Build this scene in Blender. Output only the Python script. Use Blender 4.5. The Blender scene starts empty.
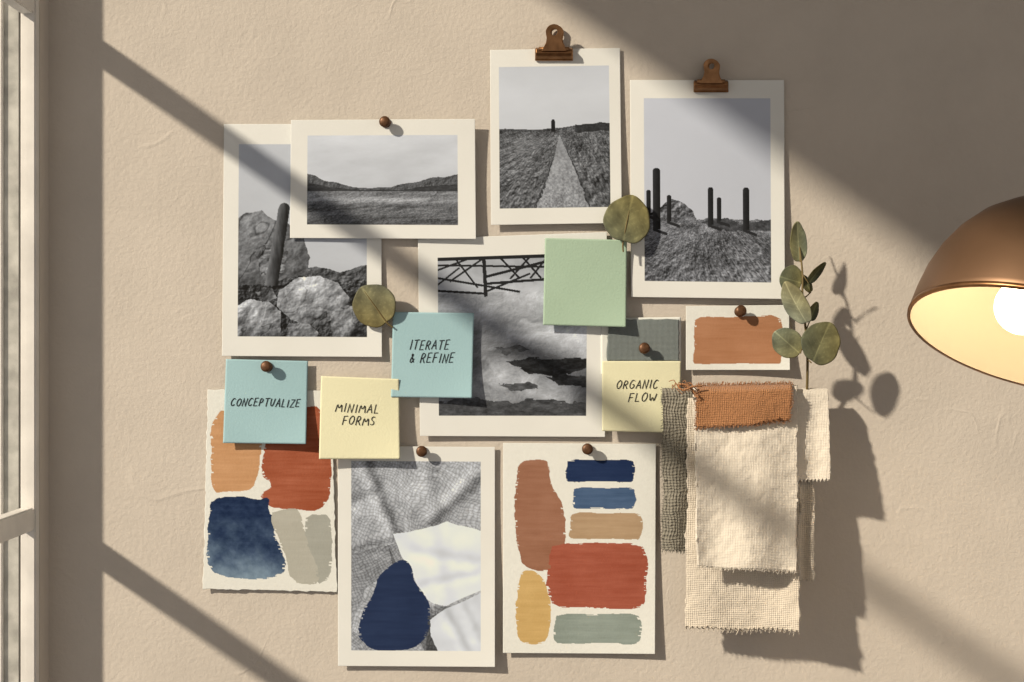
import bpy, bmesh, math, random
import numpy as np
from mathutils import Vector, Matrix
random.seed(7)
D=1.4222; ZC=1.5
sc=bpy.context.scene
def P(px,py,h=0.0):
    s=(D-h)/D
    return Vector(((px-512)/1000*s,-h,ZC+(341-py)/1000*s))
def lin(c):
    c=np.asarray(c,dtype=float)/255.0
    return np.where(c<=0.04045,c/12.92,((c+0.055)/1.055)**2.4)
ILL=np.array([1.10,0.98,0.83])
def alb(c,sat=1.0):
    a=lin(c)
    if sat!=1.0:
        l=(a*np.array([.3,.6,.1])).sum(-1,keepdims=True); w=l*np.array([1.06,1.0,.86]); a=w+(a-w)*sat
    return np.clip(a/ILL,0.0,0.88)
def rgba(c): 
    a=alb(c); return (float(a[0]),float(a[1]),float(a[2]),1.0)
COL=sc.collection
def link(name,data,parent=None):
    o=bpy.data.objects.new(name,data); COL.objects.link(o)
    if parent: o.parent=parent
    return o
def empty(name,loc=(0,0,0)):
    o=bpy.data.objects.new(name,None); COL.objects.link(o); o.empty_display_size=0.02
    return o
# ---------------------------------------------------------------- materials
def mat(name,color=(0.5,0.5,0.5,1),rough=0.6,metal=0.0,attr=False,bump=None,spec=0.3,emit=None,estr=0,var=0.0,varscale=40,sheen=0):
    m=bpy.data.materials.new(name); m.use_nodes=True
    nt=m.node_tree; N=nt.nodes; L=nt.links
    b=N['Principled BSDF']
    b.inputs['Roughness'].default_value=rough; b.inputs['Metallic'].default_value=metal
    b.inputs['Specular IOR Level'].default_value=spec
    b.inputs['Base Color'].default_value=color
    tc=N.new('ShaderNodeTexCoord')
    src=None
    if attr:
        a=N.new('ShaderNodeAttribute'); a.attribute_name='Col'; src=a.outputs['Color']
    if var>0:
        nz=N.new('ShaderNodeTexNoise'); nz.inputs['Scale'].default_value=varscale; nz.inputs['Detail'].default_value=6
        L.new(tc.outputs['Object'],nz.inputs['Vector'])
        mr=N.new('ShaderNodeMapRange'); mr.inputs['From Min'].default_value=.3; mr.inputs['From Max'].default_value=.7
        mr.inputs['To Min'].default_value=1-var; mr.inputs['To Max'].default_value=1+var
        L.new(nz.outputs['Fac'],mr.inputs['Value'])
        vm=N.new('ShaderNodeVectorMath'); vm.operation='SCALE'
        if src: L.new(src,vm.inputs[0])
        else: vm.inputs[0].default_value=color[:3]
        L.new(mr.outputs['Result'],vm.inputs['Scale']); src=vm.outputs['Vector']
    if src: L.new(src,b.inputs['Base Color'])
    if bump:
        nz=N.new('ShaderNodeTexNoise'); nz.inputs['Scale'].default_value=bump[0]; nz.inputs['Detail'].default_value=4
        L.new(tc.outputs['Object'],nz.inputs['Vector'])
        bp=N.new('ShaderNodeBump'); bp.inputs['Strength'].default_value=bump[1]; bp.inputs['Distance'].default_value=bump[2]
        L.new(nz.outputs['Fac'],bp.inputs['Height']); L.new(bp.outputs['Normal'],b.inputs['Normal'])
    if emit:
        b.inputs['Emission Color'].default_value=emit; b.inputs['Emission Strength'].default_value=estr
    return m
def weave(name,color,period,strength=0.5,dark=0.8,nz_s=420,nz_w=1.2,dist=2.2,bd=.3):
    m=bpy.data.materials.new(name); m.use_nodes=True
    nt=m.node_tree; N=nt.nodes; L=nt.links; b=N['Principled BSDF']
    b.inputs['Roughness'].default_value=1.0; b.inputs['Specular IOR Level'].default_value=0.05
    b.inputs['Sheen Weight'].default_value=.2
    tc=N.new('ShaderNodeTexCoord')
    nz=N.new('ShaderNodeTexNoise'); nz.inputs['Scale'].default_value=nz_s; nz.inputs['Detail'].default_value=5; nz.inputs['Roughness'].default_value=.65
    L.new(tc.outputs['Object'],nz.inputs['Vector'])
    outs=[]
    for d in ('X','Z'):
        w=N.new('ShaderNodeTexWave'); w.bands_direction=d; w.inputs['Scale'].default_value=0.314/period
        w.inputs['Distortion'].default_value=dist; w.inputs['Detail'].default_value=3; w.inputs['Detail Scale'].default_value=0.5
        L.new(tc.outputs['Object'],w.inputs['Vector']); outs.append(w.outputs['Fac'])
    mu=N.new('ShaderNodeMath'); mu.operation='ADD'; L.new(outs[0],mu.inputs[0]); L.new(outs[1],mu.inputs[1])
    nm=N.new('ShaderNodeMath'); nm.operation='MULTIPLY'; L.new(nz.outputs['Fac'],nm.inputs[0]); nm.inputs[1].default_value=nz_w
    ad=N.new('ShaderNodeMath'); ad.operation='ADD'; L.new(mu.outputs[0],ad.inputs[0]); L.new(nm.outputs[0],ad.inputs[1])
    mr=N.new('ShaderNodeMapRange'); mr.inputs['From Min'].default_value=.5; mr.inputs['From Max'].default_value=1.5+nz_w*.6
    mr.inputs['To Min'].default_value=dark; mr.inputs['To Max'].default_value=1.06
    L.new(ad.outputs[0],mr.inputs['Value'])
    n2=N.new('ShaderNodeTexNoise'); n2.inputs['Scale'].default_value=35; n2.inputs['Detail'].default_value=4; L.new(tc.outputs['Object'],n2.inputs['Vector'])
    m2=N.new('ShaderNodeMapRange'); m2.inputs['To Min'].default_value=.85; m2.inputs['To Max'].default_value=1.13; L.new(n2.outputs['Fac'],m2.inputs['Value'])
    mm=N.new('ShaderNodeMath'); mm.operation='MULTIPLY'; L.new(mr.outputs['Result'],mm.inputs[0]); L.new(m2.outputs['Result'],mm.inputs[1])
    vm=N.new('ShaderNodeVectorMath'); vm.operation='SCALE'; vm.inputs[0].default_value=color[:3]
    L.new(mm.outputs[0],vm.inputs['Scale']); L.new(vm.outputs['Vector'],b.inputs['Base Color'])
    bp=N.new('ShaderNodeBump'); bp.inputs['Strength'].default_value=strength; bp.inputs['Distance'].default_value=period*bd
    L.new(ad.outputs[0],bp.inputs['Height']); L.new(bp.outputs['Normal'],b.inputs['Normal'])
    return m
def plaster(name,c,k=1.0):
    m=bpy.data.materials.new(name); m.use_nodes=True
    nt=m.node_tree; N=nt.nodes; L=nt.links; b=N['Principled BSDF']
    b.inputs['Roughness'].default_value=0.92; b.inputs['Specular IOR Level'].default_value=0.15
    tc=N.new('ShaderNodeTexCoord')
    def noise(s,d,r=.55,dist=0):
        n=N.new('ShaderNodeTexNoise'); n.inputs['Scale'].default_value=s; n.inputs['Detail'].default_value=d; n.inputs['Roughness'].default_value=r
        n.inputs['Distortion'].default_value=dist
        L.new(tc.outputs['Object'],n.inputs['Vector'])
        return n.outputs['Fac']
    def mul(a,f):
        x=N.new('ShaderNodeMath'); x.operation='MULTIPLY'; L.new(a,x.inputs[0]); x.inputs[1].default_value=f; return x.outputs[0]
    def add(a,bb):
        x=N.new('ShaderNodeMath'); x.operation='ADD'; L.new(a,x.inputs[0]); L.new(bb,x.inputs[1]); return x.outputs[0]
    def ridge(s,ms,lo,hi,wd):
        rn=noise(s,2,.5,1.0)
        sb=N.new('ShaderNodeMath'); sb.operation='SUBTRACT'; L.new(rn,sb.inputs[0]); sb.inputs[1].default_value=.5
        ab=N.new('ShaderNodeMath'); ab.operation='ABSOLUTE'; L.new(sb.outputs[0],ab.inputs[0])
        rr=N.new('ShaderNodeMapRange'); rr.inputs['From Min'].default_value=0; rr.inputs['From Max'].default_value=wd
        rr.inputs['To Min'].default_value=1; rr.inputs['To Max'].default_value=0; L.new(ab.outputs[0],rr.inputs['Value'])
        mk=N.new('ShaderNodeMapRange'); mk.inputs['From Min'].default_value=lo; mk.inputs['From Max'].default_value=hi; L.new(noise(ms,1),mk.inputs['Value'])
        rm=N.new('ShaderNodeMath'); rm.operation='MULTIPLY'; L.new(rr.outputs['Result'],rm.inputs[0]); L.new(mk.outputs['Result'],rm.inputs[1])
        return rm.outputs[0]
    h=add(add(mul(noise(5,2),1.3),mul(noise(30,2,.5),.14)),add(mul(noise(210,4,.65),.22),add(mul(ridge(6,13,.58,.66,.010),.09),mul(ridge(14,17,.6,.7,.02),.04))))
    bp=N.new('ShaderNodeBump'); bp.inputs['Strength'].default_value=0.70*k; bp.inputs['Distance'].default_value=0.0045
    L.new(h,bp.inputs['Height']); L.new(bp.outputs['Normal'],b.inputs['Normal'])
    mr=N.new('ShaderNodeMapRange'); mr.inputs['From Min'].default_value=.3; mr.inputs['From Max'].default_value=.7
    mr.inputs['To Min'].default_value=.95; mr.inputs['To Max'].default_value=1.05; L.new(noise(10,8,.65),mr.inputs['Value'])
    vm=N.new('ShaderNodeVectorMath'); vm.operation='SCALE'; vm.inputs[0].default_value=c[:3]
    L.new(mr.outputs['Result'],vm.inputs['Scale']); L.new(vm.outputs['Vector'],b.inputs['Base Color'])
    return m
M_wall=plaster('plaster_wall',rgba((213,195,172)))
M_wall2=plaster('plaster_side',rgba((213,195,172)),.6)
M_ceil=mat('ceiling_paint',rgba((225,215,195)),.9)
M_floor=mat('oak_floor',(0.26,0.17,0.10,1),.5,var=.25,varscale=6)
M_white=mat('window_paint',(0.76,0.745,0.71,1),.45,bump=(60,.4,.001),var=.1,varscale=30)
M_recess_shade=mat('recess_shade_grey',(0.45,0.45,0.42,1),.6,bump=(60,.4,.001),var=.3,varscale=50)  # mottled grey whose base tone paints in the shade of the jamb recess
M_dark=mat('window_gap',(0.05,0.045,0.04,1),.8)
M_print=mat('print_paper',rough=.55,attr=True,spec=.25,bump=(350,.2,.0003))
M_card=mat('art_card_paper',rough=.9,attr=True,spec=.1,bump=(500,.45,.0005))
M_ink=mat('ink',(0.012,0.012,0.015,1),.5)
M_pin=mat('pin_bronze',(0.115,0.055,0.026,1),.45,metal=.4,spec=.4,var=.35,varscale=300)
M_brass=mat('antique_copper',(0.30,0.155,0.072,1),.34,metal=.95,var=.35,varscale=90)
M_stem=mat('stem_bark',(0.16,0.12,0.05,1),.7)
M_leaf=mat('leaf_surface',attr=True,rough=.65,spec=.25,bump=(220,.5,.0008),var=.22,varscale=110)
M_shade=mat('bronze_shade',(0.185,0.108,0.062,1),.45,metal=0.65,spec=.4,var=.12,varscale=12)
M_inner=mat('cream_enamel',(0.88,0.80,0.66,1),.7)
M_bulb=mat('bulb_glow',(1,.9,.7,1),.4,emit=(1.0,0.77,0.49,1),estr=9.5)
# ---------------------------------------------------------------- boxes
def joinboxes(name,bs,m,parent=None,bev=0):
    me=bpy.data.meshes.new(name); bm=bmesh.new()
    for (x0,x1,y0,y1,z0,z1) in bs:
        r=bmesh.ops.create_cube(bm,size=1)
        for v in r['verts']:
            v.co=Vector((x0+(v.co.x+.5)*(x1-x0),y0+(v.co.y+.5)*(y1-y0),z0+(v.co.z+.5)*(z1-z0)))
    if bev: bmesh.ops.bevel(bm,geom=bm.edges[:],offset=bev,segments=2,affect='EDGES')
    bm.to_mesh(me); bm.free(); me.materials.append(m)
    return link(name,me,parent)
def box(name,x0,x1,y0,y1,z0,z1,m,parent=None,bev=0): return joinboxes(name,[(x0,x1,y0,y1,z0,z1)],m,parent,bev)
XL=-0.463
WT=2.228; WB=0.80; WY=-1.08
box('wall_back',XL-.06,2.2,0,.12,-0.0,2.7,M_wall)
joinboxes('wall_left',[(XL-.06,XL,-3.0,WY,0,2.7),(XL-.06,XL,WY,0,WT,2.7),(XL-.06,XL,WY,0,0,WB),(XL-.06,XL,-.028,0,WB,WT)],M_wall2)
box('floor',XL-.06,2.2,-3.0,.12,-.05,0,M_floor)
box('ceiling',XL-.06,2.2,-3.0,.12,2.7,2.75,M_ceil)
box('baseboard_back',XL,2.2,-.015,0,0,.1,M_white)
win=empty('window_1')
t=.015
def zpx(py): return ZC+(341-py)/1000
zm=[zpx(12),zpx(514),zpx(1000)]
joinboxes('sash_frame',[(XL-t,XL,-.040,-.028,WB,WT),(XL-t,XL,WY,WY+.05,WB,WT),(XL-t,XL,WY+.05,-.040,WT-.02,WT),(XL-t,XL,WY+.05,-.040,WB,WB+.04)],M_white,win,.0015)
joinboxes('muntins',[(XL-t,XL-.001,WY+.05,-.040,z-.011,z+.011) for z in zm],M_white,win,.0015)
box('gap_seal',XL-t-.0035,XL-t,-.033,-.028,WB,WT,M_dark,win)
joinboxes('recess_shade_strip',[(XL-.034,XL-t-.0035,-.032,-.028,WB,WT)],M_recess_shade,win,.0008)  # flat box coloured grey to read as a deeper, shaded recess
joinboxes('outer_jamb',[(XL-.060,XL-.034,-.036,-.028,WB,WT)],M_white,win,.001)
mg=bpy.data.materials.new('window_glass'); mg.use_nodes=True
nt=mg.node_tree; nt.nodes.remove(nt.nodes['Principled BSDF'])
tr=nt.nodes.new('ShaderNodeBsdfTransparent'); gl=nt.nodes.new('ShaderNodeBsdfGlossy'); gl.inputs['Roughness'].default_value=.05
mx=nt.nodes.new('ShaderNodeMixShader'); mx.inputs[0].default_value=.06
nt.links.new(tr.outputs[0],mx.inputs[1]); nt.links.new(gl.outputs[0],mx.inputs[2]); nt.links.new(mx.outputs[0],nt.nodes['Material Output'].inputs[0])
box('glass',XL-.009,XL-.006,WY+.05,-.040,WB+.04,WT-.02,mg,win)
box('window_sill',XL-.06,XL+.03,WY-.03,-.001,WB-.03,WB,M_white,win,.004)
# ---------------------------------------------------------------- noise / painting
def vnoise(X,Y,s,seed):
    rs=np.random.RandomState(seed); T=rs.rand(256,256)
    x=X/s+seed*3.17; y=Y/s+seed*1.73
    xi=np.floor(x).astype(int); yi=np.floor(y).astype(int)
    fx=x-xi; fy=y-yi; fx=fx*fx*(3-2*fx); fy=fy*fy*(3-2*fy)
    a=T[yi%256,xi%256]; b=T[yi%256,(xi+1)%256]; c=T[(yi+1)%256,xi%256]; d=T[(yi+1)%256,(xi+1)%256]
    return (a*(1-fx)+b*fx)*(1-fy)+(c*(1-fx)+d*fx)*fy
def fbm(X,Y,s,seed,o=5,g=.55):
    r=0;a=1;t=0
    for i in range(o):
        r=r+a*vnoise(X,Y,s/2**i,seed+i*11); t+=a; a*=g
    return r/t
def relief(X,Y,s,seed,o=5,g=.65,e=.7): return (fbm(X,Y,s,seed,o,g)-fbm(X+e,Y+e*.8,s,seed,o,g))
def inpoly(X,Y,pts):
    ins=np.zeros(X.shape,bool); n=len(pts)
    for i in range(n):
        x1,y1=pts[i]; x2,y2=pts[(i+1)%n]
        if y1==y2: continue
        c=((y1>Y)!=(y2>Y))&(X<(x2-x1)*(Y-y1)/(y2-y1)+x1)
        ins^=c
    return ins
def rough(X,Y,amp,s,seed):
    return X+(fbm(X,Y,s,seed,4)-.5)*amp*2, Y+(fbm(X,Y,s,seed+50,4)-.5)*amp*2
def put(I,mask,val): 
    v=np.asarray(val,float)
    if v.ndim==I.ndim and v.shape[:2]==I.shape[:2]: I[mask]=v[mask]
    else: I[mask]=v
def G3(g,tint=(1,.995,.99)):
    g=np.clip(g,0,255); return g[...,None]*np.array(tint)
def smooth(a,lo,hi): 
    t=np.clip((a-lo)/(hi-lo),0,1); return t*t*(3-2*t)
PAPER=(240,231,213)
def bordered(rect,fn,paper=PAPER):
    x0,y0,x1,y1=rect
    def f(X,Y):
        I=np.zeros(X.shape+(3,)); I[:]=paper
        I+= (fbm(X,Y,40,5,3)-.5)[...,None]*6
        m=(X>x0)&(X<x1)&(Y>y0)&(Y<y1)
        J=fn(X,Y); I[m]=J[m]; return I
    return f
def rock(X,Y,seed,base,con,s=18):
    def hh(X,Y): return (fbm(X+Y*.3,Y*1.1,s,seed,5,.5))+.35*(1-np.abs(fbm(X-Y*.4,Y,s*.8,seed+2,3,.5)-.5)*2)
    g=base+(hh(X,Y)-hh(X+.9,Y+.8))*con*9+(fbm(X,Y,s*1.3,seed+5,5)-.5)*con*1.9+(fbm(X,Y,2,seed+6,2)-.5)*con*.55
    crack=np.exp(-((fbm(X+Y*.5,Y*.8,s*1.1,seed+9,3,.4)-.5)/.010)**2); return g-crack*con*.9
def hillground(X,Y,hor,seed,base,con,xc=0):
    # perspective ground: noise lives on the receding plane, radiating from xc at the horizon
    yy=np.clip(Y-hor,0.3,200); dep=np.log(yy+7)*34; px=(X-xc)/(yy+14)*46
    a=(fbm(px,dep,7,seed,5,.8)-fbm(px+.8,dep+.8,7,seed,5,.8))*con*4.6
    b=(fbm(px,dep*1.3,22,seed+3,4)-.5)*con*1.5
    return base+a+b+(fbm(X,Y,1.7,seed+4,2,.9)-.5)*con*.8+(fbm(X,Y,4,seed+7,3,.9)-.5)*con*1.0
def p_desert(X,Y):
    g=196-(Y-144)*.08+(X-238)*.08+(fbm(X,Y*2,40,3)-.5)*14
    xr,yr=rough(X,Y,1.6,7,31)
    m=inpoly(xr,yr,[(298,271),(315,266),(325,268),(340,272),(355,268),(368,264),(368,290),(298,290)]); put(g,m,rock(X,Y,41,84,34,8))
    m=inpoly(xr,yr,[(296,280),(330,284),(368,278),(368,340),(296,340)]); put(g,m,rock(X,Y,43,62,50,7))
    m=inpoly(xr,yr,[(236,221),(246,213),(262,211),(272,219),(288,224),(303,238),(310,258),(304,284),(290,298),(236,300)])
    put(g,m,rock(X,Y,45,112,62,26)-smooth(Y,262,296)*40-smooth(X,292,312)*25)
    m=inpoly(xr,yr,[(254,250),(270,240),(288,252),(284,272),(262,276)]); put(g,m,rock(X,Y,46,90,62,14))
    m=inpoly(xr,yr,[(236,286),(262,284),(300,276),(368,296),(368,340),(236,340)]); put(g,m,rock(X,Y,47,38,45,7))
    for i,(pts,b) in enumerate([([(280,290),(298,278),(320,276),(338,283),(350,298),(343,314),(316,328),(292,320),(276,306)],150),
        ([(236,306),(250,300),(268,301),(281,312),(280,340),(236,340)],152),
        ([(330,312),(348,305),(368,311),(368,340),(332,340)],96),([(288,324),(306,322),(318,332),(316,340),(286,340)],120),([(256,292),(272,288),(278,298),(262,302)],110)]):
        m=inpoly(xr,yr,pts); cy=np.mean([p[1] for p in pts]); cx=np.mean([p[0] for p in pts])
        put(g,m,rock(X,Y,60+i*5,b,60,16)-(Y-cy)*2.2-(X-cx)*.6)
    cx=271.5+(284-Y)*.165+(fbm(X*0,Y,9,78)-.5)*1.6; w=5.7+(Y-200)*.012
    m=(np.abs(X-cx)<w)&(Y>208)&(Y<286)|(((X-284.2)**2+(Y-208.5)**2)<31)
    put(g,m,66-(X-cx)*8+(fbm(X*1.2,Y*.35,4,77)-.5)*70)
    return G3(g)
def p_hills(X,Y):
    g=212-(Y-135)*.15+(fbm(X+Y*.8,Y*2.6,70,8,6,.6)-.5)*46
    xr,yr=rough(X,Y,.8,6,21)
    m=inpoly(xr,yr,[(305,173),(316,176),(324,181),(338,183),(352,187),(372,188),(392,187),(402,184),(418,182),(430,178),(445,177),(460,174),(460,197),(305,197)])
    put(g,m,86+relief(X,Y,7,22)*260+(fbm(X,Y,5,23,4,.8)-.5)*40)
    m=inpoly(xr,yr,[(305,182),(330,187),(360,190),(400,190),(430,186),(460,184),(460,197),(305,197)]); put(g,m,56+(fbm(X,Y*2,4,24,4,.8)-.5)*60)
    hor=191
    s=fbm(X*.35+(Y-190)*1.6,Y*2.6,9,25,5,.7)
    gr=114+(s-.5)*110+relief(X*.6,Y*1.8,5,26,5,.8)*170+(fbm(X,Y,1.6,27,2)-.5)*20-smooth(Y,205,226)*34
    gr+= 44*np.exp(-((Y-198-(X-307)*.03)/4)**2)-26*np.exp(-((Y-208-(X-307)*-.03)/3)**2)
    put(g,Y>hor,gr); return G3(g)
def p_path(X,Y):
    g=214-np.abs(Y-95)*.25+(fbm(X,Y*2,50,9)-.5)*14
    hor=127+np.where(np.abs(X-555)>0,2.5*np.sin((X-485)/26),0)+(fbm(X,Y*0,10,12)-.5)*3
    gr=hillground(X,Y,hor,14,90,62,560); yy=Y-hor
    gr=gr-18*np.exp(-(yy/5)**2)+14*np.exp(-((yy-12)/4)**2)
    put(g,Y>hor,gr)
    m=(X>575)&(Y>hor-1)&(Y<hor+7); put(g,m,48+(fbm(X,Y,3,17,4,.8)-.5)*60)
    k=np.clip((Y-135)/73,0,1); bend=2.4*np.sin(k*3.0)-1
    l=560-k**1.15*23-.8+bend*.5; r_=560+k**1.1*28+.8+bend
    e=(fbm(X,Y,3.5,19,3,.9)-.5)*7*k
    m=(Y>135)&(X>l+e-3*k)&(X<r_+e+3*k); put(g,m,62+(fbm(X,Y,2,21,2)-.5)*80)
    m=(Y>135)&(X>l+e)&(X<r_+e)
    put(g,m,150+(fbm(X,Y,1.7,18,2,.9)-.5)*80*(.4+k)+(fbm(X,Y*.5,8,20)-.5)*60-np.exp(-((X-(l+r_)/2)/(2*k+.3))**2)*14*k)
    m=((np.abs(X-553.2)<1.8)&(Y>121)&(Y<132))|(((X-553.2)**2+(Y-121)**2)<3); put(g,m,24)
    return G3(g)
def p_columns(X,Y):
    g=206-(Y-98)*.03+(X-644)*-.05+(fbm(X,Y*1.5,60,19)-.5)*8
    xr,yr=rough(X,Y,1.2,6,33)
    m=inpoly(xr,yr,[(640,216),(655,212),(664,205),(670,199),(680,201),(687,206),(693,211),(697,222),(640,228)]); put(g,m,rock(X,Y,35,88,48,8))
    hor=218+(X-644)*.015+np.where(X<695,-1,0)+(fbm(X,Y*0,8,38)-.5)*4
    gr=hillground(X,Y,hor,36,98,64,690)-smooth(Y,252,284)*12+18*np.exp(-((Y-236-(X-644)*-.08)/9)**2)
    put(g,Y>hor,gr)
    m=inpoly(xr,yr,[(700,222),(728,218),(740,224),(771,219),(771,230),(730,231)]); put(g,m,70+(fbm(X,Y,3,39,3,.9)-.5)*80)
    for cx,y0,y1,w in [(656.5,168,230,3.8),(648.5,190,216,2.4),(669,195,222,2.4),(710.5,187,225,2.7),(719,197,221,2.2),(746,187,230,3.2)]:
        m=((np.abs(X-cx)<w)&(Y>y0+w)&(Y<y1))|((X-cx)**2+(Y-y0-w)**2<w*w); put(g,m,30-(X-cx)*5+(fbm(X,Y,3,40)-.5)*18)
        m=(np.abs(Y-y1-1-(X-cx)*.35)<1.5)&(X>cx-w)&(X<cx+11); put(g,m,38)
    return G3(g,(.995,.99,1.0))
def p_clouds(X,Y):
    w=fbm(X,Y,46,51)*70
    n=fbm(X*.8+w,Y*1.5+w*.5,50,52,7,.62)
    g=148+(n-.5)*220+relief(X+w*.5,Y*1.3,16,53,6,.75,1.0)*110
    g+=34*np.exp(-(((Y-312-(X-438)*.22)/15)**2))-24*smooth(Y,372,418)-10*np.exp(-(((X-470)/26)**2+((Y-345)/16)**2))
    xr,yr=rough(X,Y,3.2,12,55); yr=yr+(fbm(X*.5,Y*3,6,54)-.5)*5
    for pts,b in [([(505,362),(530,357),(560,360),(588,358),(588,368),(560,376),(528,373)],36),([(545,377),(566,374),(588,378),(588,388),(562,386)],52),
                  ([(494,348),(520,345),(530,350),(508,354)],80),([(436,402),(470,397),(500,402),(540,399),(588,404),(588,420),(436,420)],70),([(500,384),(530,382),(540,388),(510,391)],80)]:
        put(g,inpoly(xr,yr,pts),b+(fbm(X,Y*2.4,7,56,5,.75)-.5)*95)
    def ln(x1,y1,x2,y2,w,v=30):
        dx,dy=x2-x1,y2-y1; L=math.hypot(dx,dy)
        tt=((X-x1)*dx+(Y-y1)*dy)/L/L; d=np.abs((X-x1)*dy-(Y-y1)*dx)/L
        put(g,(tt>0)&(tt<1)&(d<w),v)
    m=(Y<292)&(X<548); g[m]=(180+(n[m]-.5)*90)
    for a in [(438,257,548,257,1.6),(438,263,548,268,1.0),(438,276,520,292,1.1),(438,268,470,257,1.0),(450,280,484,257,1.0),(484,256,486,296,1.8),(486,276,548,262,1.4),
              (486,283,548,280,1.3),(486,291,530,274,1.0),(500,257,520,279,1.0),(522,257,541,279,1.0),(510,279,530,257,1.0),(530,279,548,257,1.0),(456,257,478,287,.9),(438,289,486,293,1.2),(438,283,460,266,.9)]: ln(*a)
    return G3(g)
def stroke(I,X,Y,pts,col,amp=1.0,seed=1,tex=12,dark=None):
    xr,yr=rough(X,Y,amp,10,seed); xr=xr+(fbm(X*.25,Y*1.6,7,seed+9,2)-.5)*amp*2.0
    m=inpoly(xr,yr,pts)
    cx=(min(p[0] for p in pts)+max(p[0] for p in pts))/2; cy=(min(p[1] for p in pts)+max(p[1] for p in pts))/2
    wx=(max(p[0] for p in pts)-cx); wy=(max(p[1] for p in pts)-cy)
    core=inpoly((xr-cx)/(1-2.2/wx)+cx,(yr-cy)/(1-1.0/wy)+cy,pts)
    sx=fbm(X*.16,Y*2.0,4,seed+21,3,.7)
    ring=m&~core
    m=m&~(ring&(sx>.66))
    t=(fbm(X*.16,Y*2.2,6,seed+3,4,.7)-.5)*tex*1.7+(fbm(X,Y,26,seed+4,4)-.5)*tex*1.6
    c=np.array(col,float)+t[...,None]
    if dark is not None:
        y0=min(p[1] for p in pts); y1=max(p[1] for p in pts); k=smooth(Y+(fbm(X,Y,26,seed+6)-.5)*80,y0+ (y1-y0)*.3,y1+8)[...,None]
        c=c*(1-k)+np.array(dark,float)*k+((fbm(X,Y,5,seed+8,4,.7)-.5)*30)[...,None]
    I[m]=c[m]
def chk(pts,n=2):
    for _ in range(n):
        q=[]
        for a,b in zip(pts,pts[1:]+pts[:1]): q+=[(a[0]*.78+b[0]*.22,a[1]*.78+b[1]*.22),(a[0]*.22+b[0]*.78,a[1]*.22+b[1]*.78)]
        pts=q
    return pts
def rectp(x0,y0,x1,y1,k=3): return chk([(x0+k,y0),(x0+(x1-x0)*.5,y0+1.2),(x1-k,y0),(x1,y0+(y1-y0)*.4),(x1-2,y1-k+1),(x1-k-2,y1),(x0+(x1-x0)*.45,y1-.8),(x0+k,y1),(x0,y1-k),(x0+1.5,y0+(y1-y0)*.45)],1)
def base_card(X,Y,c):
    I=np.zeros(X.shape+(3,)); I[:]=c; I+=((fbm(X,Y,3,7,3)-.5)*7)[...,None]; return I
def p_palette(X,Y):
    I=base_card(X,Y,(240,231,211))
    stroke(I,X,Y,chk([(518,463),(535,459),(550,461),(549,482),(561,500),(566,525),(564,548),(552,570),(538,572),(523,567),(516,540),(514,500)]),(162,108,78),.9,101)
    stroke(I,X,Y,rectp(565,459,635,482),(36,52,84),1.0,102,8)
    stroke(I,X,Y,rectp(572,487,636,509),(74,96,124),1.0,103,12)
    stroke(I,X,Y,rectp(569,512,643,539),(184,148,108),1.0,104)
    stroke(I,X,Y,chk([(553,544),(600,543),(641,543),(648,560),(646,598),(641,609),(590,608),(553,607),(546,590),(549,558)],1),(170,84,58),1.1,105,12)
    stroke(I,X,Y,chk([(520,572),(532,570),(543,577),(551,600),(551,624),(546,642),(532,645),(518,642),(515,610)]),(214,170,98),.9,106)
    stroke(I,X,Y,rectp(553,613,643,644,5),(146,152,136),1.3,107)
    return I
def p_water(X,Y):
    I=base_card(X,Y,(238,229,209))
    stroke(I,X,Y,chk([(210,412),(252,408),(262,440),(259,470),(253,490),(232,492),(212,494),(210,460)],1),(208,150,98),1.2,111,12)
    stroke(I,X,Y,chk([(268,408),(333,406),(332,492),(320,510),(290,509),(268,507),(260,494),(274,484),(260,474),(266,440)],1),(170,86,52),1.4,112,16)
    stroke(I,X,Y,chk([(211,500),(240,496),(258,500),(270,496),(268,512),(278,520),(273,535),(282,548),(286,568),(272,580),(235,579),(210,573),(208,540),(211,512)],1),(36,52,80),1.5,113,12,dark=(124,142,154))
    stroke(I,X,Y,chk([(306,514),(329,513),(331,545),(328,577),(314,584),(308,560),(303,530)],1),(172,166,148),1.0,115,7)
    stroke(I,X,Y,chk([(268,513),(286,508),(300,509),(306,540),(319,575),(313,584),(290,582),(283,550)],1),(186,177,156),1.0,114,7)
    return I
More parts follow.
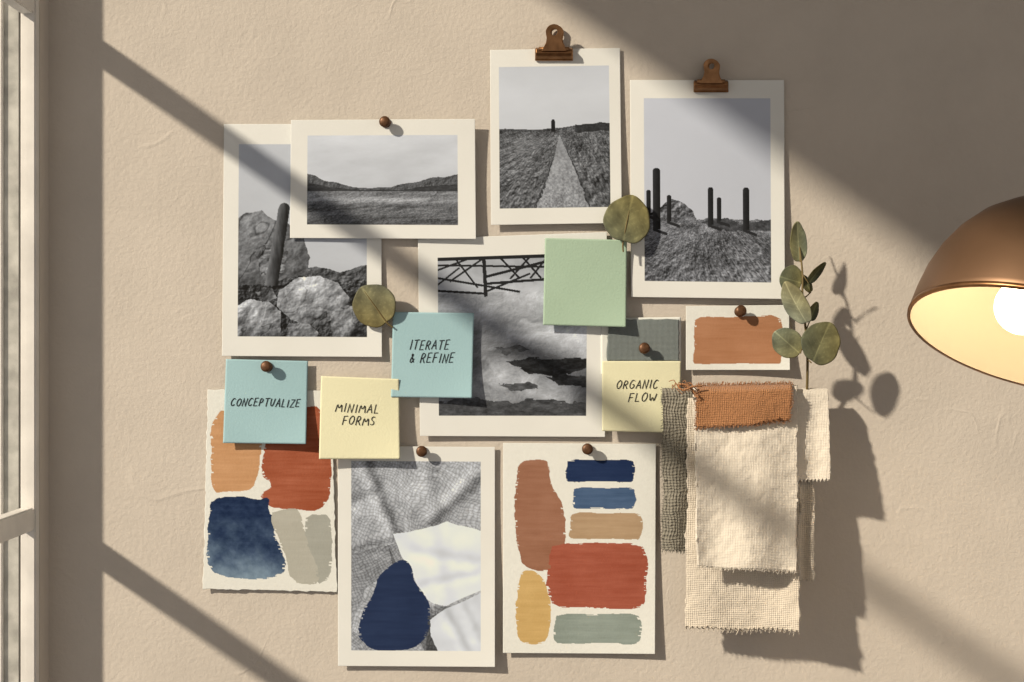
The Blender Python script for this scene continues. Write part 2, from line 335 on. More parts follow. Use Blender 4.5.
def p_textile(X,Y):
    def cloth(a,per,seed,base):
        ca,sa=math.cos(a),math.sin(a)
        wx=(fbm(X,Y,24,seed,4)-.5)*16; wy=(fbm(X,Y,24,seed+40,4)-.5)*16
        u=(X*ca+Y*sa+wx)/per; v=(-X*sa+Y*ca+wy)/per
        iu=np.floor(u);iv=np.floor(v);fu=u-iu;fv=v-iv; o=((iu+iv)%2)>.5
        tu=np.clip(np.sin(np.pi*fu),0,1)**.6; tv=np.clip(np.sin(np.pi*fv),0,1)**.6
        sh=np.where(o,tu*(.65+.35*tv),tv*(.65+.35*tu)*.86)
        thr=(vnoise(iu,iu*0,1.0,seed+2)-.5)*22+(vnoise(iv*0,iv,1.0,seed+3)-.5)*22
        return base-46+sh*66+thr+(vnoise(iu,iv,1.0,seed+5)-.5)*24+(fbm(X,Y,1.6,seed+1,2)-.5)*30+(fbm(X,Y,34,seed+8)-.5)*50
    g=cloth(.42,3.3,71,172)
    def crease(x1,y1,x2,y2,w,d):
        dx,dy=x2-x1,y2-y1;L=math.hypot(dx,dy); s=((X-x1)*dy-(Y-y1)*dx)/L; tt=((X-x1)*dx+(Y-y1)*dy)/L/L
        s=s+(fbm(X,Y,14,91)-.5)*5
        k=smooth(tt,-.15,.12)*(1-smooth(tt,.88,1.15)); return (-d*np.exp(-(s/w)**2)+d*.55*np.exp(-((s+w*1.8)/(w*1.3))**2))*k
    g+=crease(366,455,400,540,5,58)+crease(484,474,428,528,5,54)+crease(345,552,398,538,5,52)+crease(345,504,380,486,5,30)+crease(430,455,440,520,6,24)
    m=inpoly(*rough(X,Y,1.5,14,92),[(345,556),(396,543),(405,562),(388,572),(365,590),(345,645)]); put(g,m,cloth(1.15,3.1,74,148)-smooth(Y,556,550)*20)
    m=inpoly(X,Y,[(351,630),(365,640),(380,652),(351,652)]); put(g,m,cloth(1.0,3.1,75,158))
    g[(X>426)&(Y>606)]-=40
    I=G3(g)
    d=inpoly(X,Y,[(388,545),(398,568),(408,577),(430,616),(482,600),(482,652),(425,652),(400,600)]); I[d]*=.66
    wh=inpoly(*rough(X,Y,.6,8,75),[(393,534),(408,532),(421,529),(434,526),(447,521),(458,525),(470,527),(482,531),(482,590),(462,598),(446,606),(432,603),(420,594),(412,572),(402,558)])
    fine=np.sin(X*2.4+Y*.5)*np.sin(Y*2.4-X*.5)*4
    c=G3(230+fine+(fbm(X,Y,26,76)-.5)*34+crease(410,548,482,560,5,18)+crease(415,584,482,570,4,16)+crease(436,526,450,604,6,9),(1,1,1)); I[wh]=c[wh]
    wh=inpoly(*rough(X,Y,.6,8,78),[(430,620),(446,608),(462,602),(482,592),(482,652),(438,652),(431,636)]); c=G3(216+fine+(fbm(X,Y,16,79)-.5)*30+crease(446,608,470,652,4,22)+crease(464,601,482,640,4,16),(1,1,1)); I[wh]=c[wh]
    stroke(I,X,Y,chk([(378,576),(388,567),(397,561),(407,560),(412,567),(413,580),(425,595),(431,608),(429,634),(416,648),(394,651),(372,650),(357,637),(361,614),(370,600),(376,588)],2),(32,47,76),.7,120,8)
    return I
# ---------------------------------------------------------------- sheets
def sheet(name,q,h,m,colfn,res=1.0,lift=(0,0,0,0),bow=0.0,thick=.0007,parent=None,edge=0.0,seed=0,sat=1.0):
    TL,TR,BR,BL=[np.array(c,float) for c in q]
    w=(np.linalg.norm(TR-TL)+np.linalg.norm(BR-BL))/2; hh=(np.linalg.norm(BL-TL)+np.linalg.norm(BR-TR))/2
    nu=max(12,int(w*res)); nv=max(12,int(hh*res))
    x0=(TL[0]+BL[0])/2;x1=(TR[0]+BR[0])/2;y0=(TL[1]+TR[1])/2;y1=(BL[1]+BR[1])/2
    def hf(U,V):
        r=h+lift[0]*((1-U)*(1-V))**2+lift[1]*(U*(1-V))**2+lift[2]*(U*V)**2+lift[3]*((1-U)*V)**2
        return r+bow*(4*U*(1-U))*.5+bow*V*V*.5
    U,V=np.meshgrid(np.linspace(0,1,nu+1),np.linspace(0,1,nv+1))
    def pos(U,V):
        a=(1-U)*(1-V);b=U*(1-V);c=U*V;d=(1-U)*V
        return a*TL[0]+b*TR[0]+c*BR[0]+d*BL[0], a*TL[1]+b*TR[1]+c*BR[1]+d*BL[1]
    PX,PY=pos(U,V)
    if edge:
        e=np.minimum(np.minimum(U,1-U)*w,np.minimum(V,1-V)*hh)
        k=np.exp(-e/1.5)*edge
        PX=PX+(vnoise(PX,PY,4,seed+1)-.5)*k; PY=PY+(vnoise(PX,PY,4,seed+2)-.5)*k
    H=hf(U,V); s=(D-H)/D
    co=np.stack([(PX-512)/1000*s,-H,ZC+(341-PY)/1000*s],-1).reshape(-1,3)
    I=colfn(x0+U*(x1-x0),y0+V*(y1-y0)) if callable(colfn) else np.ones(U.shape+(3,))*np.array(colfn,float)
    C=alb(np.clip(I,0,255),sat).reshape(-1,3)
    idx=np.arange((nu+1)*(nv+1)).reshape(nv+1,nu+1)
    F=np.stack([idx[:-1,:-1],idx[1:,:-1],idx[1:,1:],idx[:-1,1:]],-1).reshape(-1,4)
    loop=np.concatenate([idx[0,:-1],idx[:-1,-1],idx[-1,:0:-1],idx[:0:-1,0]])
    n0=len(co); sk=co[loop].copy(); sk[:,1]+=thick
    co=np.concatenate([co,sk]); Cp=np.concatenate([C,np.tile(alb((225,215,195)),(len(loop),1))])
    k=np.arange(len(loop)); k2=(k+1)%len(loop)
    F2=np.stack([loop[k],loop[k2],n0+k2,n0+k],-1)
    F=np.concatenate([F,F2])
    me=bpy.data.meshes.new(name)
    me.vertices.add(len(co)); me.vertices.foreach_set('co',co.astype(np.float32).ravel())
    me.loops.add(len(F)*4); me.loops.foreach_set('vertex_index',F.astype(np.int32).ravel())
    me.polygons.add(len(F)); me.polygons.foreach_set('loop_start',(np.arange(len(F))*4).astype(np.int32))
    me.update(calc_edges=True)
    a=me.color_attributes.new('Col','FLOAT_COLOR','POINT')
    a.data.foreach_set('color',np.concatenate([Cp,np.ones((len(Cp),1))],1).astype(np.float32).ravel())
    sm=np.ones(len(F),bool); sm[-len(loop):]=False
    me.polygons.foreach_set('use_smooth',sm)
    me.materials.append(m)
    o=link(name,me,parent)
    def surf(px,py):
        u=(px-x0)/(x1-x0); v=(py-y0)/(y1-y0); X,Y=pos(u,v); return P(X,Y,float(hf(u,v))+.0003)
    return o,surf
R=2.0
sheet('photo_print',[(224,124),(381,124),(382,357),(222,356)],.002,M_print,bordered((238,144,367,337),p_desert),R,lift=(0,0,.003,.004),bow=.001)
sheet('photo_print',[(291,120),(475,119),(476,239),(290,238)],.006,M_print,bordered((307,135,458,225),p_hills),R,lift=(.001,.004,.003,0),bow=.001)
sheet('photo_print',[(490,50),(620,48),(622,223),(491,225)],.003,M_print,bordered((499,66,610,208),p_path),R,lift=(0,0,.004,.003),bow=.002)
sheet('photo_print',[(630,80),(784,80),(785,299),(631,297)],.003,M_print,bordered((644,98,771,282),p_columns),R,lift=(0,0,.006,.003),bow=.002)
sheet('photo_print',[(418,239),(607,232),(605,437),(420,436)],.003,M_print,bordered((438,255,587,416),p_clouds),R,lift=(.001,.001,.002,.003),bow=.001)
sheet('photo_print',[(338,446),(495,447),(495,667),(338,666)],.003,M_print,bordered((351,461,481,651),p_textile),R,lift=(0,.001,.006,.003),bow=.001)
sheet('paint_swatch_card',[(503,443),(656,444),(655,654),(503,653)],.003,M_card,p_palette,R,lift=(0,0,.005,.003),bow=.001,sat=.92)
sheet('watercolor_card',[(208,390),(331,390),(337,592),(203,589)],.002,M_card,p_water,R,lift=(0,0,.001,.003),bow=.001,edge=1.5,sat=.92)
def flat(c,seed,v=5):
    return lambda X,Y: np.ones(X.shape+(3,))*np.array(c,float)+((fbm(X,Y,30,seed,3)-.5)*v)[...,None]
cardA=empty('textile_swatch_card')
sheet('backing',[(601,318),(681,317),(681,375),(601,375)],.0045,M_card,flat((236,228,208),1),.5,parent=cardA)
M_blueweave=weave('blue_grey_weave',rgba((136,138,128)),.0012,.6,.72)
sheet('swatch',[(608,320),(679,319),(679,361),(607,361)],.0062,M_blueweave,(110,115,110),.8,parent=cardA,edge=1.5)
def p_orange(X,Y):
    I=base_card(X,Y,(238,229,209))
    stroke(I,X,Y,rectp(693,315,783,364,2),(184,124,82),.8,131,10); return I
sheet('paint_swatch_card',[(686,306),(789,305),(790,370),(686,370)],.004,M_card,p_orange,R,lift=(0,.001,.006,.002),sat=.92)
# ---------------------------------------------------------------- sticky notes & handwriting
GL={'C':(.8,[[(.9,.85),(.6,1),(.2,.8),(0,.4),(.2,.05),(.5,0),(.9,.18)]]),
'O':(.85,[[(.55,1),(.15,.8),(0,.38),(.3,0),(.7,.08),(.97,.5),(.85,.9),(.5,1)]]),
'N':(.85,[[(0,0),(.12,1),(.75,0),(.95,1)]]),
'E':(.75,[[(.9,1),(.12,.97),(.03,0),(.9,.03)],[(.06,.5),(.75,.53)]]),
'P':(.75,[[(.05,0),(.12,1),(.7,.97),(.85,.75),(.65,.5),(.1,.42)]]),
'T':(.85,[[(0,.95),(1,1)],[(.5,.97),(.42,0)]]),
'U':(.8,[[(.05,1),(.02,.35),(.3,0),(.7,.12),(.95,1)]]),
'A':(.85,[[(0,0),(.52,1),(.95,0)],[(.2,.36),(.82,.4)]]),
'L':(.7,[[(.15,1),(.05,0),(.85,.03)]]),
'I':(.35,[[(.55,1),(.45,0)]]),
'Z':(.8,[[(.05,.97),(.95,1),(0,.0),(.95,.04)]]),
'M':(1.0,[[(0,0),(.14,1),(.48,.3),(.85,1),(1,0)]]),
'F':(.75,[[(.9,1),(.12,.97),(.05,0)],[(.08,.5),(.75,.54)]]),
'R':(.8,[[(.05,0),(.12,1),(.7,.97),(.85,.75),(.62,.52),(.1,.45)],[(.4,.48),(.9,0)]]),
'S':(.7,[[(.9,.88),(.5,1),(.1,.8),(.25,.56),(.75,.42),(.85,.16),(.45,0),(0,.12)]]),
'G':(.85,[[(.9,.85),(.55,1),(.15,.75),(0,.35),(.25,.02),(.65,.03),(.9,.2),(.92,.45),(.55,.45)]]),
'W':(1.05,[[(0,1),(.2,0),(.5,.7),(.75,0),(1,1)]]),
'&':(.8,[[(.95,.05),(.3,.75),(.4,.98),(.65,.85),(.15,.35),(.2,.03),(.6,.05),(.9,.45)]])}
def write(text,x0,x1,y,hgt,surf,parent,rot=0.0,nm='handwriting'):
    tot=sum((GL[c][0] if c!=' ' else .5)+.3 for c in text)-.3
    k=(x1-x0)/tot
    cu=bpy.data.curves.new(nm,'CURVE'); cu.dimensions='3D'; cu.bevel_depth=.00044; cu.bevel_resolution=1
    x=x0
    for ch in text:
        if ch==' ': x+=.8*k; continue
        w,strk=GL[ch]; jy=random.uniform(-.5,.5); sh=hgt*random.uniform(.94,1.06)
        for s in strk:
            pts=s
            if len(s)>4:
                q=[s[0]]
                for a,b in zip(s[:-1],s[1:]): q+= [(a[0]*.75+b[0]*.25,a[1]*.75+b[1]*.25),(a[0]*.25+b[0]*.75,a[1]*.25+b[1]*.75)]
                pts=q+[s[-1]]
            sp=cu.splines.new('POLY'); sp.points.add(len(pts)-1)
            for i,(a,b) in enumerate(pts):
                X=x+a*w*k+b*sh*.2; Yp=y-b*sh+jy-(X-x0)*rot
                p=surf(X,Yp); sp.points[i].co=(p.x,p.y,p.z,1)
        x+=(w+.3)*k
    cu.materials.append(M_ink); return link(nm,cu,parent)
def note(q,h,c,lift,lines,bow=.002,seed=1):
    e=empty('sticky_note')
    o,s=sheet('note_paper',q,h,M_card,flat(c,seed),.6,lift=lift,bow=bow,thick=.0003,parent=e,sat=.85)
    for l in lines: write(*l[:5],s,e,l[5] if len(l)>5 else 0)
    return e
BL_=(164,196,192)
note([(226,359),(308,361),(306,444),(223,443)],.0055,BL_,(0,0,.006,.004),[("CONCEPTUALIZE",230.5,299,406.5,8)])
note([(393,312),(474,313),(472,398),(391,397)],.0075,BL_,(.001,.003,.007,.003),[("ITERATE",409,448,350,9.5,.02),("& REFINE",409,453,363,9.5,.02)],seed=2)
note([(321,376),(399,379),(400,459),(319,459)],.0085,(240,226,174),(0,.003,.006,.005),[("MINIMAL",335,378,412.5,8.5,.0),("FORMS",342,374,425,8.5,0)],seed=3)
note([(602,361),(681,361),(680,433),(602,431)],.0085,(240,226,174),(0,0,.005,.003),[("ORGANIC",616,657,389.5,8.5,.03),("FLOW",628,655,402,8.5,.03)],seed=4)
note([(545,238),(627,240),(626,327),(543,325)],.0085,(174,194,158),(0,.003,.007,.003),[],seed=5)
# ---------------------------------------------------------------- lathe
def lathe(name,prof,m,parent=None,seg=32,mw=None):
    me=bpy.data.meshes.new(name); V=[];F=[]
    for r,z in prof:
        for i in range(seg):
            a=2*math.pi*i/seg; V.append((r*math.cos(a),r*math.sin(a),z))
    for j in range(len(prof)-1):
        for i in range(seg):
            i2=(i+1)%seg; F.append((j*seg+i,j*seg+i2,(j+1)*seg+i2,(j+1)*seg+i))
    me.from_pydata(V,[],F); me.update(); me.materials.append(m)
    for p in me.polygons: p.use_smooth=True
    if mw is not None: me.transform(mw)
    return link(name,me,parent)
def frame(origin,z,xh=Vector((1,0,0))):
    z=Vector(z).normalized(); x=(Vector(xh)-z*Vector(xh).dot(z)).normalized(); y=z.cross(x)
    M=Matrix((x,y,z)).transposed().to_4x4(); M.translation=Vector(origin); return M
def pin(px,py,h):
    o=P(px,py,h)
    pr=[(.0001,-h*.9),(.0005,-h*.9),(.0006,0),(.0048,.0002),(.0052,.0012),(.0042,.0022),(.0030,.0036),(.0032,.0055),(.0050,.0068),(.0056,.0082),(.0050,.0095),(.0028,.0102),(.0001,.0104)]
    return lathe('pushpin',pr,M_pin,seg=20,mw=frame(o,(random.uniform(-.12,.12),-1,random.uniform(-.05,.25))))
for a in [(386,123,.0075),(268,367,.0065),(422,451,.0045),(588,449,.0045),(644,349,.0075),(739,312,.0055)]: pin(*a)
# ---------------------------------------------------------------- clips
def clip(px,py,h,s=1.0,tilt=0):
    e=empty('bulldog_clip')
    def pl(x,y,hh): return P(px+(x*math.cos(tilt)-y*math.sin(tilt))*s,py+(x*math.sin(tilt)+y*math.cos(tilt))*s,hh)
    prof=[(-6,-.001),(-7.5,.003),(-6,.008),(-2,.009),(1,.0065),(4,.0035),(5.5,.0028),(6,.0015),(5,.0006),(-2,-.001)]
    me=bpy.data.meshes.new('spring_body'); bm=bmesh.new(); rows=[]
    for x,k in [(-19,.8),(-18,1),(-10,1),(10,1),(18,1),(19,.8)]:
        rows.append([bm.verts.new(pl(x,y*k if y<0 else y,h+hh*k)) for y,hh in prof])
    for a,b in zip(rows[:-1],rows[1:]):
        for i in range(len(prof)):
            j=(i+1)%len(prof); bm.faces.new((a[i],a[j],b[j],b[i]))
    bm.faces.new(rows[0]); bm.faces.new(rows[-1][::-1]); bmesh.ops.recalc_face_normals(bm,faces=bm.faces)
    bm.to_mesh(me); bm.free(); me.materials.append(M_brass); ob=link('spring_body',me,e)
    bv=ob.modifiers.new('b','BEVEL'); bv.width=.0006; bv.segments=2
    for nm,off,dx,dy in (('handle_front',.0085,0,0),('handle_back',.0005,1.5,1)):
        me=bpy.data.meshes.new(nm); bm=bmesh.new(); n=32; out=[];inn=[]
        for i in range(n):
            a=2*math.pi*i/n; ca,sa=math.sin(a),-math.cos(a)
            x=8.4*ca; y=-22.5+8.4*sa
            if sa>0.55: x=ca*15; y=-4
            elif sa>-.05:
                k=(sa+.05)/.6; x=math.copysign(8.4-2.2*math.sin(k*math.pi*.9)+k*2.2,ca); y=-22.5+k*14
            out.append((x+dx,y+dy)); inn.append((3.6*ca+dx,-23+3.6*sa+dy))
        def hh(y): return h+off+ (0.004*(-y/24) if off>.005 else -.0)
        vo=[bm.verts.new(pl(x,y,hh(y))) for x,y in out]; vi=[bm.verts.new(pl(x,y,hh(y))) for x,y in inn]
        for i in range(n):
            j=(i+1)%n; bm.faces.new((vo[i],vo[j],vi[j],vi[i]))
        bmesh.ops.recalc_face_normals(bm,faces=bm.faces)
        bm.to_mesh(me); bm.free(); me.materials.append(M_brass); ob=link(nm,me,e)
        so=ob.modifiers.new('s','SOLIDIFY'); so.thickness=.0018; so.offset=0
        bv=ob.modifiers.new('b','BEVEL'); bv.width=.0006; bv.segments=2
    a=pl(-15,-6,h+.008); b=pl(15,-6,h+.008)
    lathe('hinge_rod',[(.0001,0),(.0022,0),(.0022,(b-a).length),(.0001,(b-a).length)],M_brass,e,12,frame(a,b-a,(0,0,1)))
    return e
clip(554,55,.004,1.0)
clip(711,87,.004,.92)
# ---------------------------------------------------------------- leaves
def tube(name,pts,rad,m,parent=None):
    cu=bpy.data.curves.new(name,'CURVE'); cu.dimensions='3D'; cu.bevel_depth=1; cu.bevel_resolution=3
    sp=cu.splines.new('NURBS'); sp.points.add(len(pts)-1); sp.use_endpoint_u=True; sp.order_u=3
    for i,p in enumerate(pts):
        sp.points[i].co=(p[0],p[1],p[2],1); sp.points[i].radius=rad[i] if isinstance(rad,(list,tuple)) else rad
    cu.materials.append(m); cu.use_fill_caps=True
    return link(name,cu,parent)
def leaf(name,px,py,h,L,Wd,ang,parent=None,col=(118,112,68),tiltx=0,tilty=0,fold=.12,seed=0,pet=0,wob=1.0):
    nr,na=16,64; V=[];C=[];F=[]
    base=np.array(col,float)
    V.append((0,0,0));C.append(base*1.1)
    for j in range(1,nr+1):
        r=j/nr
        for i in range(na):
            a=2*math.pi*i/na
            x=math.sin(a)*Wd/2; y=math.cos(a)*L/2
            sh=1+ (.10*max(0,math.cos(a))**8) - .07*max(0,-math.cos(a))**14 + wob*(.02*math.sin(3*a+seed)+.014*math.sin(7*a+seed*2))
            x*=sh*r; y*=sh*r
            z=fold*abs(x)+ .05*L*math.sin(a*2+seed)*r*r*.5 + .10*L*(y/L)**2
            V.append((x,y,z))
            d=abs(x)
            vein=math.exp(-(d/.6)**2)
            side=abs(((y*1.0-d*.75)/(L*.13))%1-.5)*2
            sv=max(0,1-(1-side)*6)*min(1,d/1.5)
            rim=math.exp(-((1-r)/.05)**2)
            c=base*(1+.3*vein+.16*sv)*(1-.16*rim)*(1+.12*math.sin(x*.25+seed)*math.cos(y*.2))+np.array([10,4,-6])*(math.sin(a+seed)*r)
            C.append(c)
    for i in range(na): F.append((0,1+i,1+(i+1)%na))
    for j in range(nr-1):
        for i in range(na):
            i2=(i+1)%na; b=1+j*na; c=1+(j+1)*na; F.append((b+i,c+i,c+i2,b+i2))
    me=bpy.data.meshes.new('leaf_blade')
    s=(D-h)/D/1000
    A=math.radians(ang); o=P(px,py,h)
    Rm=Matrix.Rotation(math.radians(tiltx),3,'X')@Matrix.Rotation(math.radians(tilty),3,'Y')
    def w(v):
        q=Rm@Vector(v); X=q.x*math.cos(A)+q.y*math.sin(A); Y=-q.x*math.sin(A)+q.y*math.cos(A)
        return o+Vector((X*s,-q.z*s,Y*s))
    me.from_pydata([w(v) for v in V],[],F); me.update()
    a=me.color_attributes.new('Col','FLOAT_COLOR','POINT')
    cc=alb(np.clip(np.array(C),0,255)); a.data.foreach_set('color',np.concatenate([cc,np.ones((len(cc),1))],1).astype(np.float32).ravel())
    for p in me.polygons: p.use_smooth=True
    me.materials.append(M_leaf)
    if parent is None: parent=empty(name)
    ob=link('leaf_blade',me,parent); so=ob.modifiers.new('s','SOLIDIFY'); so.thickness=.0005
    if pet:
        tube('petiole',[w((0,y,.6)) for y in (L*.42,0,-L*.45)]+[w((pet*.15,-L/2-pet*.5,.3)),w((pet*.35,-L/2-pet,0))],[.0003,.0006,.0009,.0009,.0008],M_stem,parent)
    return parent,w
leaf('dried_leaf',627,221,.016,47,48,12,None,(128,120,80),tiltx=-6,tilty=8,seed=1,pet=8,fold=.05)
leaf('dried_leaf',375,306,.013,43,44,-35,None,(126,116,78),tiltx=5,tilty=-8,seed=4,pet=6,fold=.05)
euc=empty('eucalyptus_sprig')
stem=[P(807,392,.024),P(808,360,.036),P(806,330,.042),P(802,300,.042),P(803,275,.040),P(800,250,.034),P(797,228,.028)]
tube('stem',stem,[.0013,.0013,.0012,.0011,.001,.0008,.0005],M_stem,euc)
lv=[(798,243,.034,40,18,-6,(140,136,98),10,10,3),(791,280,.040,24,30,-75,(128,124,86),15,5,5),(796,305,.046,46,26,-26,(146,140,106),-12,15,7),
    (816,273,.040,26,11,38,(78,76,48),10,30,9),(788,343,.048,34,29,-50,(136,132,96),8,-12,11),(820,344,.052,43,41,25,(118,112,76),-8,8,13),(813,312,.034,20,12,20,(98,96,62),0,25,15),(806,284,.033,20,11,-30,(104,100,66),0,20,17)]
for (x,y,h,L,W,A,c,tx,ty,sd) in lv:
    leaf('x',x,y,h,L,W,A,euc,c,tx,ty,.09,sd)
    sx=min(stem,key=lambda q:(q-P(x,y+6,h)).length)
    Ar=math.radians(A); bx,by=x-math.sin(Ar)*L*.48,y+math.cos(Ar)*L*.48
    tube('petiole',[sx,(sx+P(bx,by,h))/2+Vector((0,-.001,0)),P(bx,by,h+.0005)],[.0007,.0006,.0006],M_stem,euc)
# ---------------------------------------------------------------- fabrics
fab=empty('fabric_swatch_bundle')
def cloth(name,q,h0,h1,m,seed,amp=.002,zig=1.2,fringe=None,ripple=2.0,twist=0.0,thick=.0016,fl=1.0,dens=1,fold=.006):
    TL,TR,BR,BL=[np.array(c,float) for c in q]
    nu=int(max(abs(TR[0]-TL[0]),abs(BR[0]-BL[0]))*1.2)+8; nv=int(abs(BL[1]-TL[1])*.8)+8
    U,V=np.meshgrid(np.linspace(0,1,nu+1),np.linspace(0,1,nv+1))
    a=(1-U)*(1-V);b=U*(1-V);c=U*V;d=(1-U)*V
    PX=a*TL[0]+b*TR[0]+c*BR[0]+d*BL[0]; PY=a*TL[1]+b*TR[1]+c*BR[1]+d*BL[1]
    hgt=abs(BL[1]-TL[1]); e=hgt*V
    PX=PX+np.where((U==0)|(U==1),(vnoise(PX,PY,5,seed)-.5)*2.2,0)+(vnoise(PX*0,PY,35,seed+4)-.5)*3.0
    zz=(np.abs((U*nu/6)%1-.5)*4-1)
    PY=PY+np.where(V==1,zz*zig,0)+(vnoise(PX,PY*0,30,seed+8)-.5)*3*V
    H=h0+(h1-h0)*np.sqrt(V)+amp*np.sin(U*math.pi*ripple+seed+V*1.2)*(.3+V)+amp*1.6*(fbm(PX,PY,30,seed+3,3)-.5)+twist*(U-.5)*V+.0008*(fbm(PX,PY,4,seed+6,2)-.5)
    H=H-fold*np.clip(1-e/7.0,0,1)**2
    s=(D-H)/D
    co=np.stack([(PX-512)/1000*s,-H,ZC+(341-PY)/1000*s],-1).reshape(-1,3)
    idx=np.arange((nu+1)*(nv+1)).reshape(nv+1,nu+1)
    F=np.stack([idx[:-1,:-1],idx[1:,:-1],idx[1:,1:],idx[:-1,1:]],-1).reshape(-1,4)
    me=bpy.data.meshes.new(name); me.from_pydata(co.tolist(),[],F.tolist()); me.update()
    for p in me.polygons: p.use_smooth=True
    me.materials.append(m); ob=link(name,me,fab); so=ob.modifiers.new('s','SOLIDIFY'); so.thickness=thick
    if fringe:
        cu=bpy.data.curves.new(name+'_fringe','CURVE'); cu.dimensions='3D'; cu.bevel_depth=.00026; cu.bevel_resolution=1
        g=co.reshape(nv+1,nu+1,3)
        def strand(p,dx,dz,n=4):
            sp=cu.splines.new('POLY'); sp.points.add(n-1)
            w1=random.uniform(-.0012,.0012)
            for i in range(n):
                t=i/(n-1); sp.points[i].co=(p[0]+dx*t+w1*t*t,p[1]+random.uniform(-.0008,.0008)*t,p[2]+dz*t+w1*t*t,1)
        for rep in range(dens):
          for j in range(0,nv+1):
            if 'L' in fringe: strand(g[j,0],-random.uniform(.0005,.0022)*fl,random.uniform(-.001,.001))
            if 'R' in fringe: strand(g[j,-1],random.uniform(.0005,.002)*fl,random.uniform(-.001,.001))
          for i in range(0,nu+1):
            if 'B' in fringe: strand(g[-1,i],random.uniform(-.0007,.0007),-random.uniform(.0006,.0025)*fl)
            if 'T' in fringe: strand(g[0,i],random.uniform(-.0015,.0015),random.uniform(.001,.003)*fl)
        cu.materials.append(m); link(name+'_fringe',cu,fab)
    return ob
Wc=weave('cream_linen',rgba((232,214,188)),.0015,.5,.87,nz_s=420,nz_w=2.0,dist=3.5,bd=.32)
Wc2=weave('oat_linen',rgba((228,208,180)),.0018,.6,.84,nz_s=400,nz_w=2.4,dist=4,bd=.34)
Wg=weave('grey_boucle',rgba((158,146,124)),.0030,1.0,.45,nz_s=330,nz_w=3.2,dist=9)
Wo=weave('rust_felt',rgba((190,130,84)),.0017,.75,.76,nz_s=480,nz_w=4,dist=7,bd=.4)
cloth('grey_boucle',[(663,388),(702,388),(695,551),(663,549)],.022,.028,Wg,11,fringe='LB',thick=.003)
cloth('oat_linen_back',[(688,396),(800,396),(799,630),(685,628)],.027,.040,Wc2,12,amp=.0028,fringe='B',zig=2,twist=.022,thick=.0026)
cloth('cream_side',[(786,388),(828,388),(830,480),(794,482)],.028,.044,Wc,13,zig=2)
cloth('oat_strip',[(793,430),(814,430),(814,580),(797,580)],.024,.042,Wc2,14)
cloth('cream_linen_front',[(693,386),(797,385),(797,570),(699,566)],.037,.060,Wc,15,amp=.0038,fringe='B',zig=1,ripple=2.6,thick=.0022)
cloth('rust_felt_top',[(697,386),(791,384),(789,421),(697,426)],.046,.052,Wo,16,amp=.0014,zig=1.5,fringe='TBLR',thick=.004,fl=1.1,dens=2,fold=.012)
def rod(n,a,b,r,m,par): return lathe(n,[(.0001,0),(r,0),(r,(b-a).length),(.0001,(b-a).length)],m,par,14,frame(a,b-a,(0,0,1)))
M_dowel=mat('dowel_wood',(0.35,0.22,0.12,1),.6)
rod('dowel',P(668,396,.018),P(824,396,.018),.003,M_dowel,fab)
rod('nail_a',P(700,396,.0),P(700,396,.018),.0012,M_brass,fab); rod('nail_b',P(790,396,.0),P(790,396,.018),.0012,M_brass,fab)
random.seed(3)
tube('tie_cord',[P(700,400,.049),P(692,388,.051),P(682,383,.050),P(677,387,.051),P(684,391,.053),P(692,386,.053),P(702,386,.050)],[.0011]*7,Wo,fab)
for i in range(10):
    x=random.uniform(674,692); y=random.uniform(384,389)
    tube('loose_thread',[P(x+8,y+6,.049),P(x,y-1,.050),P(x-3+random.uniform(-3,3),y-5,.050),P(x-5+random.uniform(-4,6),y+random.uniform(-4,2),.049)],[.0004]*4,Wo,fab)
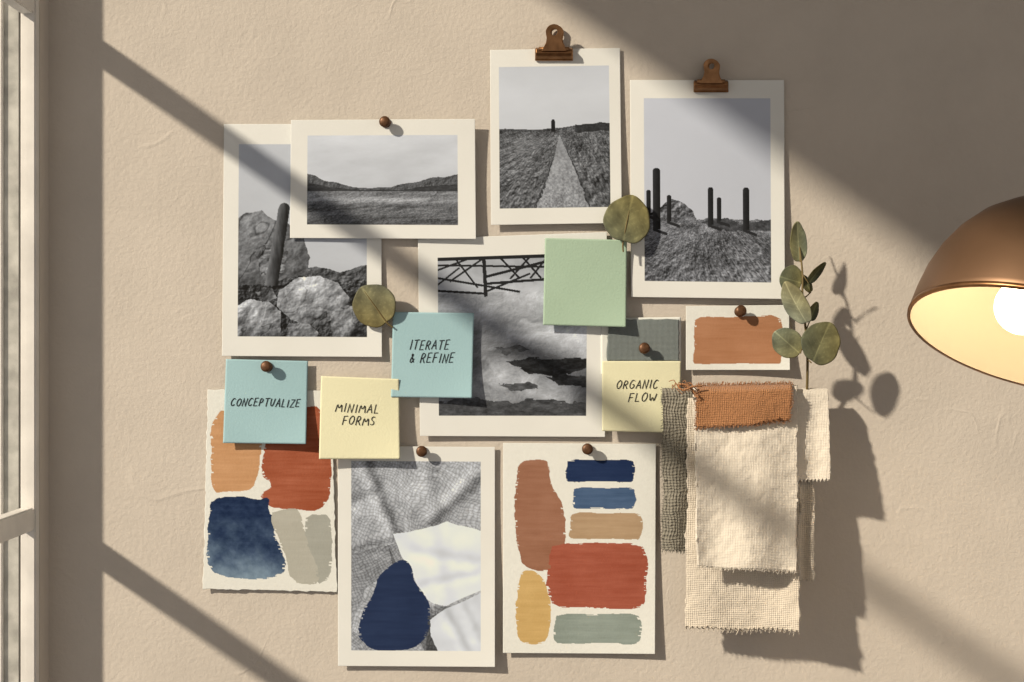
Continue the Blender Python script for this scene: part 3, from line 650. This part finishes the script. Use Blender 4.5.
# ---------------------------------------------------------------- lamp
lamp=empty('wall_lamp')
up=Vector((.33,.27,.905)).normalized()
LO=P(1039,343,.27); MW=frame(LO,up)
r=.1055; Hh=.112
pf=[(1,0),(1.0,.06),(.985,.2),(.955,.36),(.90,.52),(.82,.67),(.70,.82),(.55,.94),(.38,1.02),(.24,1.06)]
outer=[(a*r,b*Hh) for a,b in pf]; inner=[(a*r-.0018,b*Hh-(.0016 if b>.1 else 0)) for a,b in pf]
lathe('shade',[(r-.0018,0),(r-.0009,-.0008)]+outer+[(.024,.125),(.024,.155),(.018,.165),(.0001,.167)],M_shade,lamp,96,MW)
lathe('shade_lining',inner+[(.0001,Hh*1.05)],M_inner,lamp,96,MW)
lathe('shade_rim',[(r-.0022,-.001),(r+.0006,-.001),(r+.0009,.001),(r+.0002,.003)],M_brass,lamp,96,MW)
prof=[(.0001,-.023)]+[(.023*math.sin(t),-.023*math.cos(t)) for t in [i*math.pi/16 for i in range(1,12)]]+[(.013,.034),(.012,.05)]
lathe('bulb',prof,M_bulb,lamp,32,MW@Matrix.Translation((-.019,0,.026)))
lathe('socket',[(.015,.07),(.017,.075),(.018,.113)],M_brass,lamp,24,MW@Matrix.Translation((-.010,0,0)))
top=MW@Vector((0,0,.16)); wallp=Vector((1.0,-.012,ZC+.33))
tube('arm',[top,MW@Vector((0,0,.21)),Vector((.72,-.2,ZC+.42)),Vector((.95,-.14,ZC+.40)),Vector((1.0,-.06,ZC+.33)),wallp],[.006]*6,M_brass,lamp)
lathe('wall_rose',[(.0001,.014),(.03,.014),(.042,.008),(.044,0)],M_brass,lamp,32,frame(Vector((1.0,0,ZC+.33)),(0,-1,0)))
# ---------------------------------------------------------------- light
sd=Vector((1.4,1.0,-.97)).normalized()
s=bpy.data.lights.new('sun','SUN'); s.energy=5.3; s.angle=math.radians(2.1); s.color=(1,.87,.69)
so=bpy.data.objects.new('sun',s); COL.objects.link(so); so.rotation_euler=(-sd).to_track_quat('Z','Y').to_euler(); so.location=(-3,-2,4)
w=bpy.data.worlds.new('world'); sc.world=w; w.use_nodes=True
bg=w.node_tree.nodes['Background']; bg.inputs[0].default_value=(1,.93,.87,1); bg.inputs[1].default_value=.41
cam=bpy.data.cameras.new('cam'); cam.lens=50; cam.sensor_width=36; co=bpy.data.objects.new('camera',cam); COL.objects.link(co)
co.location=(0,-D,ZC); co.rotation_euler=(math.pi/2,0,0); sc.camera=co; cam.clip_start=.01
try: sc.view_settings.view_transform='Standard'; sc.view_settings.look='None'
except Exception as e: print(e)
